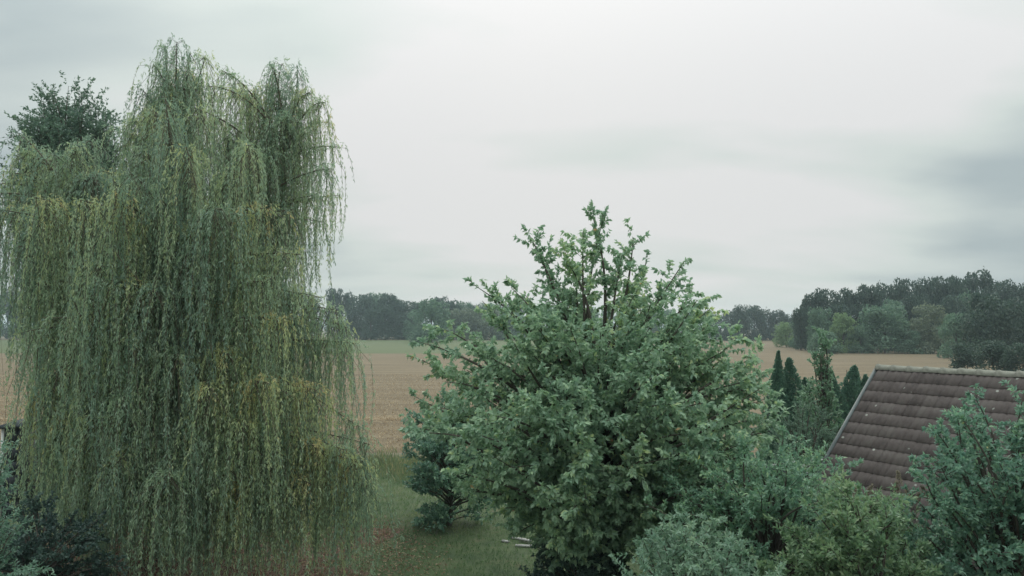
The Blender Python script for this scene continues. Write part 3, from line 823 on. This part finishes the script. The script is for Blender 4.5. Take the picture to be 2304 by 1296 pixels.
def tiled_house():
    D0 = 18.6
    A = at(1977, 828, D0)                            # far end of the ridge
    u = np.array((0.519, -0.855, 0.0))               # along the ridge, towards the viewer
    pitch = R(44.6)
    hd = np.array((-0.855, -0.519, 0.0))             # horizontal, down the visible slope
    dn = math.cos(pitch) * hd + np.array((0, 0, -math.sin(pitch)))
    nor = np.cross(u, dn); nor = nor if nor[2] > 0 else -nor
    SL, LEN = 4.76, 7.5
    CW, CL = 0.30, 0.34
    root = empty('tiled_building', (A[0], A[1], 0)); tag(root, 'low building with steep brown tiled roof and pale ridge tiles', 'building')
    o3 = np.array((A[0], A[1], 0.0))
    # walls under the roof
    ez = A[2] - SL * math.sin(pitch)
    hw = SL * math.cos(pitch) - 0.35
    a0, a1 = 0.18, LEN - 0.18
    wz = A[2] - hw * math.tan(pitch) - 0.18
    foot = [A[:3] * (1, 1, 0) + u * a0 + hd * hw, A * (1, 1, 0) + u * a1 + hd * hw, A * (1, 1, 0) + u * a1 - hd * hw, A * (1, 1, 0) + u * a0 - hd * hw]
    v = [p for p in foot] + [p + (0, 0, wz) for p in foot] + [A * (1, 1, 0) + u * a0 + (0, 0, A[2] - 0.2), A * (1, 1, 0) + u * a1 + (0, 0, A[2] - 0.2)]
    f4 = np.array([(0, 1, 5, 4), (2, 3, 7, 6)]); f5 = np.array([(3, 0, 4, 8, 7), (1, 2, 6, 9, 5)])
    obj('wall', np_mesh('wall', np.array(v) - o3, [f4, f5]), M['render'], root)
    # roof deck, both slopes
    dn2 = math.cos(pitch) * -hd + np.array((0, 0, -math.sin(pitch)))
    v, f = [], []
    for dd in (dn, dn2):
        b = len(v)
        nn = np.cross(u, dd); nn = nn if nn[2] > 0 else -nn
        for k in (-0.10, -0.03):
            for (s, t) in ((0.02, 0.02), (LEN - 0.02, 0.02), (LEN - 0.02, SL), (0.02, SL)):
                v.append(A + u * s + dd * t + nn * k)
        f += [(b, b + 1, b + 2, b + 3), (b + 7, b + 6, b + 5, b + 4), (b, b + 4, b + 5, b + 1), (b + 1, b + 5, b + 6, b + 2), (b + 2, b + 6, b + 7, b + 3), (b + 3, b + 7, b + 4, b)]
    roof = obj('roof', np_mesh('roof', np.array(v) - o3, np.array(f)), M['tile'], root)
    # one tile: double roll, solid
    xs = np.linspace(0, CW + 0.03, 11)
    prof = 0.026 * np.abs(np.sin(xs / CW * 2 * np.pi)) ** 0.8
    tl = CL + 0.07
    vv = []
    for (t, lift, th) in ((0.0, 0.002, 0.0), (tl, 0.024, 0.0)):
        for x, z in zip(xs, prof): vv.append((x, t, z + lift))
    for (t, lift) in ((0.0, -0.012), (tl, 0.008)):
        for x, z in zip(xs, prof): vv.append((x, t, z + lift))
    k = len(xs); ff = []
    for i in range(k - 1):
        ff += [(i, i + 1, k + i + 1, k + i), (k + i, k + i + 1, 3 * k + i + 1, 3 * k + i)]
    ff += [(0, k, 3 * k, 2 * k), (k - 1, 3 * k - 1, 4 * k - 1, 2 * k - 1)]
    vv = np.array(vv)
    # local axes of a tile: x along the ridge, y down the slope, z out of the roof
    Rm = np.stack((u, dn, nor), 1)
    tile = np_mesh('tile', vv @ Rm.T, np.array(ff)); tile.materials.append(M['tile'])
    cols = int(LEN / CW); rows = int(SL / CL)
    cnt = 0; rest = []
    cand = []
    for j in range(rows):
        for i in range(cols):
            p = A + u * (i * CW) + dn * (j * CL + 0.03) + nor * 0.002
            q = 1152 + p[0] / p[1] * FPX
            cand.append((q, i, j, p))
    cand.sort(key=lambda z: z[0])
    for q, i, j, p in cand:
        jit = nor * rng.uniform(-0.003, 0.004) + u * rng.uniform(-0.004, 0.004) + dn * rng.uniform(-0.006, 0.006)
        if cnt < 290 and q < 2345:
            o = bpy.data.objects.new('tile', tile); o.location = p - o3 + jit; link(o, roof); cnt += 1
        else: rest.append(vv @ Rm.T + p - o3 + jit)
    Rm2 = np.stack((u, dn2, -np.cross(u, dn2) if np.cross(u, dn2)[2] < 0 else np.cross(u, dn2)), 1)
    n2 = Rm2[:, 2]
    for j in range(rows):
        for i in range(cols):
            rest.append(vv @ Rm2.T + A + u * (i * CW) + dn2 * (j * CL + 0.03) + n2 * 0.002 - o3)
    kk = len(vv)
    f = np.concatenate([np.array(ff) + kk * i for i in range(len(rest))])
    o = obj('tile_field', np_mesh('tile_field', np.concatenate(rest), f), M['tile'], roof); o['kind'] = 'stuff'
    # ridge tiles
    RL = 0.40
    ang = np.linspace(-0.15, np.pi + 0.15, 10)
    rv = []
    for (t, rr) in ((0.0, 0.128), (0.055, 0.128), (0.06, 0.115), (RL + 0.04, 0.105)):
        for a in ang: rv.append((t, rr * math.cos(a), rr * math.sin(a) * 0.95 - 0.035))
    rf = []
    for i in range(3):
        for k in range(9): rf.append((i * 10 + k, i * 10 + k + 1, (i + 1) * 10 + k + 1, (i + 1) * 10 + k))
    rf.append(tuple(range(10)))
    Rr = np.stack((u, hd, np.array((0, 0, 1.0))), 1)
    rt = np_mesh('ridge_tile', np.array(rv) @ Rr.T, [np.array(rf[:-1]), np.array(rf[-1:])], smooth=False); rt.materials.append(M['ridge'])
    for i in range(int(LEN / RL) + 1):
        o = bpy.data.objects.new('ridge_tile', rt); o.location = A - o3 + u * (i * RL - 0.03) + np.array((0, 0, 0.012 + rng.uniform(-0.006, 0.006))); link(o, roof)
    # verge boards on the far gable, gutter at the eaves
    for dd in (dn, dn2):
        nn = np.cross(u, dd); nn = nn if nn[2] > 0 else -nn
        v, f = [], []
        for s in (-0.075, -0.005):
            for (t, h) in ((0.03, -0.12), (0.03, 0.045), (SL + 0.02, 0.045), (SL + 0.02, -0.12)):
                v.append(A + u * s + dd * t + nn * h - o3)
        obj('verge_board', np_mesh('verge_board', np.array(v), np.array([(0, 1, 2, 3), (7, 6, 5, 4), (0, 4, 5, 1), (1, 5, 6, 2), (2, 6, 7, 3), (3, 7, 4, 0)])), M['verge'], root)
    ga = np.linspace(np.pi, 2 * np.pi, 8)
    v = []
    for s in (-0.02, LEN + 0.02):
        for rr in (0.065, 0.058):
            for a in ga: v.append(A + dn * (SL + 0.03) + u * s + hd * (rr * math.cos(a) + 0.04) + np.array((0, 0, rr * math.sin(a) - 0.03)) - o3)
    f = []
    for k in range(7):
        f += [(k, k + 1, 16 + k + 1, 16 + k), (8 + k + 1, 8 + k, 24 + k, 24 + k + 1), (k, 8 + k, 8 + k + 1, k + 1)]
    obj('gutter', np_mesh('gutter', np.array(v), np.array(f)), M['gutter'], root)
    # what the verge projects to, for checking
    return A, dn


tiled_house()


def local_box(name, parent, o3, org, ex, ey, b, mat):
    """box b=(x0,x1,y0,y1,z0,z1) in axes ex, ey, z at org"""
    v, f = box(*b)
    w = org + v[:, :1] * ex + v[:, 1:2] * ey + v[:, 2:] * np.array((0, 0, 1.0))
    return obj(name, np_mesh(name, w - o3, f), mat, parent)


def felt_shed():
    D = 19.6
    p = at(1838, 1030, D)
    ex = np.array((0.855, 0.519, 0.0)); ey = np.array((-0.519, 0.855, 0.0))
    # p is the far right corner of the slab
    r = empty('flat_roofed_shed', (p[0], p[1], 0)); tag(r, 'small shed with flat pale grey roof between the shrub and the gable', 'shed')
    o3 = np.array((p[0], p[1], 0.0)); org = o3
    H = p[2]
    local_box('roof_slab', r, o3, org, ex, ey, (-2.0, 0.0, -1.7, 0.0, H - 0.10, H), M['felt'])
    local_box('fascia', r, o3, org, ex, ey, (-2.03, -2.003, -1.7, 0.0, H - 0.16, H + 0.02), M['verge'])
    local_box('wall', r, o3, org, ex, ey, (-1.9, -0.1, -1.6, -0.1, 0.0, H - 0.101), M['render'])
    local_box('door', r, o3, org, ex, ey, (-1.45, -0.65, -1.63, -1.602, 0.0, 2.0), M['verge'])


felt_shed()

M['slate'] = surf_mat('dark_cladding', [(0.3, (0.02, 0.026, 0.032)), (0.7, (0.04, 0.048, 0.055))], 8, 5, 0.6, 0.1)
M['white'] = surf_mat('white_paint', [(0.3, (0.62, 0.63, 0.64)), (0.7, (0.78, 0.78, 0.78))], 6, 5, 0.5, 0.05)


def dark_shed():
    D = 23.2
    p = at(4, 962, D)
    r = empty('dark_shed', (p[0], p[1], 0)); tag(r, 'dark clad shed with white corner board at the far left edge', 'shed')
    o3 = np.array((p[0], p[1], 0.0)); ex = np.array((0.97, 0.24, 0.0)); ey = np.array((-0.24, 0.97, 0.0))
    H = p[2]
    local_box('wall', r, o3, o3, ex, ey, (0.03, 0.5, 0.03, 2.4, 0.0, H - 0.03), M['slate'])
    for k in range(6):
        local_box('cladding_board', r, o3, o3, ex, ey, (0.075, 0.5, 0.008, 0.028, 0.1 + k * 0.42, 0.1 + k * 0.42 + 0.40 if k < 5 else H - 0.04), M['slate'])
    local_box('corner_board', r, o3, o3, ex, ey, (-0.01, 0.072, -0.005, 0.03, 0.0, H - 0.03), M['white'])
    local_box('roof_slab', r, o3, o3, ex, ey, (-0.12, 0.6, -0.12, 2.5, H - 0.028, H + 0.05), M['slate'])


dark_shed()

# pale boards lying at the foot of the broad tree
M['board'] = surf_mat('weathered_board', [(0.3, (0.26, 0.25, 0.24)), (0.7, (0.48, 0.47, 0.45))], 9, 6, 0.85, 0.2, (1, 0.2, 1))
for k, (px, py, ln, rz, wd, z, lab) in enumerate([
        (1137, 1212, 0.22, -28, 0.10, 0.012, 'short pale board lying apart, left of the small heap on the lawn'),
        (1165, 1206, 0.42, -22, 0.10, 0.012, 'weathered board at the back of the small heap on the lawn'),
        (1182, 1213, 0.34, -30, 0.11, 0.062, 'pale board lying on top of the small heap on the lawn'),
        (1178, 1222, 0.45, -8, 0.12, 0.012, 'weathered board at the front of the small heap on the lawn')]):
    D = EYE * FPX / (py - HORIZON)
    q = at(px, py, D)
    v, f = box(-ln / 2, ln / 2, -wd / 2, wd / 2, 0, 0.045)
    v[:4] *= (1.0, 0.96, 1)
    o = obj('wooden_board', np_mesh('wooden_board', v, f), M['board'])
    o.location = (q[0], q[1], z); o.rotation_euler = (R(rng.uniform(-4, 4)) if z > 0.03 else 0, 0, R(rz))
    tag(o, lab, 'board', 'boards heaped on the lawn')

# ------------------------------------------------------------------ distant woods


def crown_mesh(seed, kind):
    """unit crown: about 1 wide (radius .5) and 1 high; leaf tufts on a cluster of uneven lobes"""
    g = np.random.default_rng(seed)
    nl = 44
    pos, nrm, siz = [], [], []
    for k in range(nl):
        a = g.uniform(0, 2 * np.pi); zc = g.uniform(0.04 if kind == 3 else 0.08, 0.88)
        env = {0: math.sqrt(max(0.02, 1 - ((zc - 0.48) / 0.56) ** 2)), 1: max(0.12, 1.05 - zc) ** 0.6, 2: math.sqrt(max(0.02, 1 - ((zc - 0.6) / 0.5) ** 2)), 3: math.sqrt(max(0.02, 1 - (max(zc - 0.25, 0) / 0.78) ** 2))}[kind]
        rr = 0.40 * env * math.sqrt(g.random() * 0.75 + 0.25)
        if k < 3: rr *= 0.2; zc = 0.55 + 0.14 * k
        c = np.array((rr * math.cos(a), rr * math.sin(a), zc))
        s = g.uniform(0.10, 0.19) * (0.65 + 0.4 * env)
        m = 110
        d = unit(g.normal(size=(m, 3)))
        pos.append(c + d * s * (0.72 + 0.34 * g.random((m, 1))) * np.array((1, 1, 0.8)))
        nrm.append(d); siz.append(np.full(m, s))
    # loose sprays that break the outline
    pos = np.concatenate(pos); nrm = np.concatenate(nrm)
    ok = pos[:, 2] > 0.0
    pos, nrm = pos[ok], nrm[ok]
    n_ = len(pos)
    r = unit(nrm * 0.8 + 0.7 * g.normal(size=(n_, 3)) + np.array((0, 0, 0.35)))
    ax = unit(np.cross(r, g.normal(size=(n_, 3))))
    v, f, t = leaves4(pos, ax, g.uniform(0.03, 0.062, n_), g.uniform(0.025, 0.05, n_), 0.3, face=r)
    return np_mesh('crown', v, f, t)


CROWNS = {}


def crown_for(mat, kind, var):
    k = (mat, kind, var)
    if k not in CROWNS:
        me = crown_mesh(100 + kind * 10 + var, kind)
        me.materials.append(M[mat]); CROWNS[k] = me
    return CROWNS[k]


tv, tf = tubes(np.array([[(0, 0, 0), (0.01, 0, 0.3), (-0.01, 0.01, 0.6), (0.0, 0, 1.0)]]), 0.05, 0.012, 7)
bl_ = tubes(np.array([[(0, 0, .35), (.12, .02, .6), (.22, .03, .8)], [(0, 0, .4), (-.1, .1, .6), (-.2, .16, .85)], [(0, 0, .3), (-.02, -.14, .55), (-.05, -.24, .75)]]), 0.022, 0.006, 5)
tvv, tff, _ = joinparts([(tv, tf), bl_])
TRUNK = np_mesh('trunk', tvv, tff); TRUNK.materials.append(M['bark'])


def far_tree(name, label, px, top, D, hw, mat, kind, var, group, low=0.1, cat='tree'):
    c = at(px, top, D); H = c[2]
    r = empty(name, (c[0], D, 0), rng.uniform(0, 6.28)); tag(r, label, cat, group)
    W = 2 * hw * ppm(D)
    o = bpy.data.objects.new('crown', crown_for(mat, kind, var)); o.scale = (W * 1.05, W * 1.05, H * (1 - low)); o.location = (0, 0, H * low); o['kind'] = 'stuff'; link(o, r)
    t = bpy.data.objects.new('trunk', TRUNK); t.scale = (H * 0.35, H * 0.35, H * 0.8); link(t, r)
    return r


ORD = ['first', 'second', 'third', 'fourth', 'fifth', 'sixth', 'seventh', 'eighth', 'ninth', 'tenth', 'eleventh', 'twelfth', 'thirteenth', 'fourteenth', 'fifteenth', 'sixteenth', 'seventeenth', 'eighteenth', 'nineteenth', 'twentieth']
G1 = 'trees of the wood beyond the field, left of the broad tree'
left_back = [(752, 648), (782, 655), (812, 660), (842, 657), (872, 660), (893, 668), (918, 676), (944, 678), (990, 668), (1015, 674), (1042, 678), (1068, 684), (1096, 682), (1128, 680), (1160, 676)]
for k, (px, top) in enumerate(left_back):
    far_tree('woodland_tree', 'tree at the back of the far left wood, %s from the willow' % ORD[k], px, top - 2, 352 + rng.uniform(-6, 14), rng.uniform(22, 36), 'far_mid' if k in (3, 7, 10, 12) else 'far_dark', 3 if k % 2 else 0, k % 4, G1, 0.0)
for k, (px, top, hw, mt) in enumerate([(835, 690, 20, 'far_dark'), (868, 684, 22, 'far_dark'), (905, 700, 20, 'far_dark'), (932, 698, 24, 'far_mid'), (972, 668, 42, 'far_mid'), (1020, 694, 30, 'far_brown'), (1060, 690, 34, 'far_brown'), (1105, 692, 34, 'far_brown'), (1150, 700, 34, 'far_mid')]):
    far_tree('woodland_tree', '%s tree on the near edge of the far left wood, %s from the willow' % ({'far_dark': 'dark', 'far_mid': 'mid-green', 'far_brown': 'brownish'}[mt], ORD[k]), px, top, (285 if hw == 42 else 334) + rng.uniform(-4, 4), hw * 1.1, mt, 3, (k + 1) % 4, G1, 0.0)
# behind the willow
for k, px in enumerate([-120, -75, -25, 20, 70, 130, 200, 270, 340, 410, 480, 550, 620, 690]):
    far_tree('woodland_tree', 'far tree seen only through the willow curtain, %s from the left' % ORD[k], px, 655 + rng.uniform(-8, 12), 350 + rng.uniform(-8, 12), rng.uniform(32, 40), 'far_dark' if k % 2 else 'far_mid', 3, k % 4, 'far trees behind the willow', 0.03)
# behind the broad tree
for k, px in enumerate([1195, 1235, 1280, 1325, 1370, 1415, 1460, 1505, 1550, 1590]):
    far_tree('woodland_tree', 'far tree hidden behind the broad green tree, %s from the left' % ORD[k], px, 690 + rng.uniform(-6, 8), 345 + rng.uniform(-8, 8), rng.uniform(26, 32), 'far_mid', 3, k % 4, 'far trees behind the broad tree', 0.03)
G2 = 'trees of the copse right of the broad tree'
for k, (px, top, hw) in enumerate([(1622, 708, 18), (1645, 695, 20), (1672, 685, 22), (1697, 684, 22), (1722, 690, 20), (1746, 694, 20), (1766, 706, 14), (1783, 712, 14)]):
    far_tree('copse_tree', 'dark round tree of the distant copse, %s right of the broad tree' % ORD[k], px, top, 318 + rng.uniform(-5, 5), hw * 1.2, 'far_dark', 3, k % 4, G2, 0.0)
G3 = 'tall trees of the right-hand wood'
for k, (px, top, hw) in enumerate([(1800, 690, 18), (1822, 652, 28), (1858, 645, 30), (1905, 643, 32), (1950, 638, 32), (1995, 630, 34), (2040, 622, 34), (2088, 618, 36), (2135, 618, 36), (2192, 600, 42), (2245, 626, 36), (2292, 632, 36), (2340, 640, 36), (2390, 650, 40)]):
    far_tree('tall_tree', 'tall dark tree on the skyline of the right wood, %s from the left' % ORD[k], px, top, 192 + rng.uniform(-6, 6), hw * 1.1, 'far_dark', [0, 3][k % 2], k % 4, G3, 0.0)
G3b = 'second row of the right-hand wood'
for k, (px, top, hw) in enumerate([(1845, 690, 30), (1890, 680, 32), (1935, 676, 34), (2010, 668, 36), (2060, 660, 36), (2140, 660, 40), (2180, 650, 40), (2250, 668, 40)]):
    far_tree('tall_tree', 'dark tree in the middle row of the right wood, %s from the left' % ORD[k], px, top, 180 + rng.uniform(-4, 4), hw, 'far_dark' if k % 3 else 'far_mid', 3, (k + 2) % 4, G3b, 0.0)
for (px, top, D, hw, mt, kind, lab) in [
        (1768, 722, 215, 30, 'far_light', 0, 'pale green bush at the left tip of the right wood'),
        (1803, 712, 200, 28, 'far_mid', 0, 'dark green bush next to the pale one at the wood tip'),
        (1896, 700, 168, 30, 'far_light', 0, 'yellow-green round tree at the edge of the right wood'),
        (1935, 730, 166, 26, 'far_mid', 0, 'low green bush right of the yellow-green tree'),
        (1988, 684, 167, 56, 'far_mid', 0, 'broad green tree at the middle of the wood edge'),
        (2088, 677, 165, 50, 'far_brown', 0, 'dull brownish green round tree at the wood edge'),
        (2040, 740, 164, 34, 'far_mid', 0, 'low bush between the broad green and the brownish tree'),
        (1855, 742, 165, 36, 'far_mid', 0, 'low bush at the field edge below the yellow-green tree'),
        (2150, 700, 140, 42, 'far_mid', 0, 'green tree where the field edge meets the tiled roof'),
        (2225, 655, 118, 62, 'far_dark', 2, 'large nearer dark green tree at the right of the wood'),
        (2320, 668, 120, 50, 'far_dark', 2, 'dark nearer tree at the right frame edge'),
        (2175, 770, 92, 38, 'far_dark', 0, 'low dark bush just above the ridge at its middle'),
        (2232, 762, 84, 48, 'far_dark', 0, 'rounded dark green bush above the right part of the ridge'),
        (2300, 768, 80, 46, 'far_dark', 0, 'dark bush above the ridge at the right frame edge')]:
    far_tree('edge_tree', lab, px, top, D, hw, mt, 3 if kind == 0 else kind, int(rng.integers(0, 4)), None, 0.0, 'bush' if 'bush' in lab else 'tree')

# brown-roofed house glimpsed between the trees at the right edge
M['brick'] = surf_mat('brick_wall', [(0.3, (0.16, 0.095, 0.07)), (0.7, (0.24, 0.15, 0.11))], 3, 6, 0.9, 0.2)
M['far_roof'] = surf_mat('far_roof', [(0.3, (0.15, 0.10, 0.075)), (0.7, (0.21, 0.145, 0.11))], 2, 6, 0.85, 0.2)


def far_house():
    D = 104.0
    p = at(2440, 760, D); q = at(2440, 702, D)
    r = empty('brick_house', (p[0], D, 0)); tag(r, 'brown house roof glimpsed between trees at the right frame edge', 'house')
    o3 = np.array((p[0], D, 0.0)); X = np.array((1.0, 0, 0)); Y = np.array((0, 1.0, 0))
    h = p[2]; top = q[2]
    w = 2.4
    local_box('wall', r, o3, o3, X, Y, (-w + .3, 9, 0.2, 7.8, 0, h), M['brick'])
    v = np.array([(-w, -0.2, h - .1), (9.3, -0.2, h - .1), (9.3, 4, top), (-w, 4, top), (-w, 8.2, h - .1), (9.3, 8.2, h - .1)]) + (0, 0, 0.02)
    v = np.concatenate((v, v + (0, 0, 0.18)))
    f4 = np.array([(6, 7, 8, 9), (9, 8, 11, 10), (0, 3, 2, 1), (3, 4, 5, 2), (0, 1, 7, 6), (5, 4, 10, 11), (0, 6, 9, 3), (3, 9, 10, 4), (1, 2, 8, 7), (2, 5, 11, 8)])
    obj('roof', np_mesh('roof', v, f4), M['far_roof'], r)
    wn = local_box('window', r, o3, o3, X, Y, (0.5, 1.9, 0.14, 0.198, 1.0, 2.3), M['white'])
    local_box('pane', wn, o3, o3, X, Y, (0.6, 1.8, 0.12, 0.138, 1.1, 2.2), M['slate'])


far_house()

# ------------------------------------------------------------------ haze


def haze():
    v, f = box(-3200, 3200, -400, 3200, -1.0, 27.0)
    me = np_mesh('haze', v, f)
    m = bpy.data.materials.new('haze'); m.use_nodes = True
    nt = m.node_tree; nt.nodes.clear()
    pv = nt.nodes.new('ShaderNodeVolumePrincipled')
    pv.inputs['Color'].default_value = (0.70, 0.86, 0.95, 1)
    pv.inputs['Density'].default_value = 0.00042
    pv.inputs['Anisotropy'].default_value = 0.2
    out = nt.nodes.new('ShaderNodeOutputMaterial')
    nt.links.new(pv.outputs[0], out.inputs['Volume'])
    o = obj('haze', me, m); o['kind'] = 'stuff'
    tag(o, 'thin pale haze over the fields and far woods', 'haze')


haze()
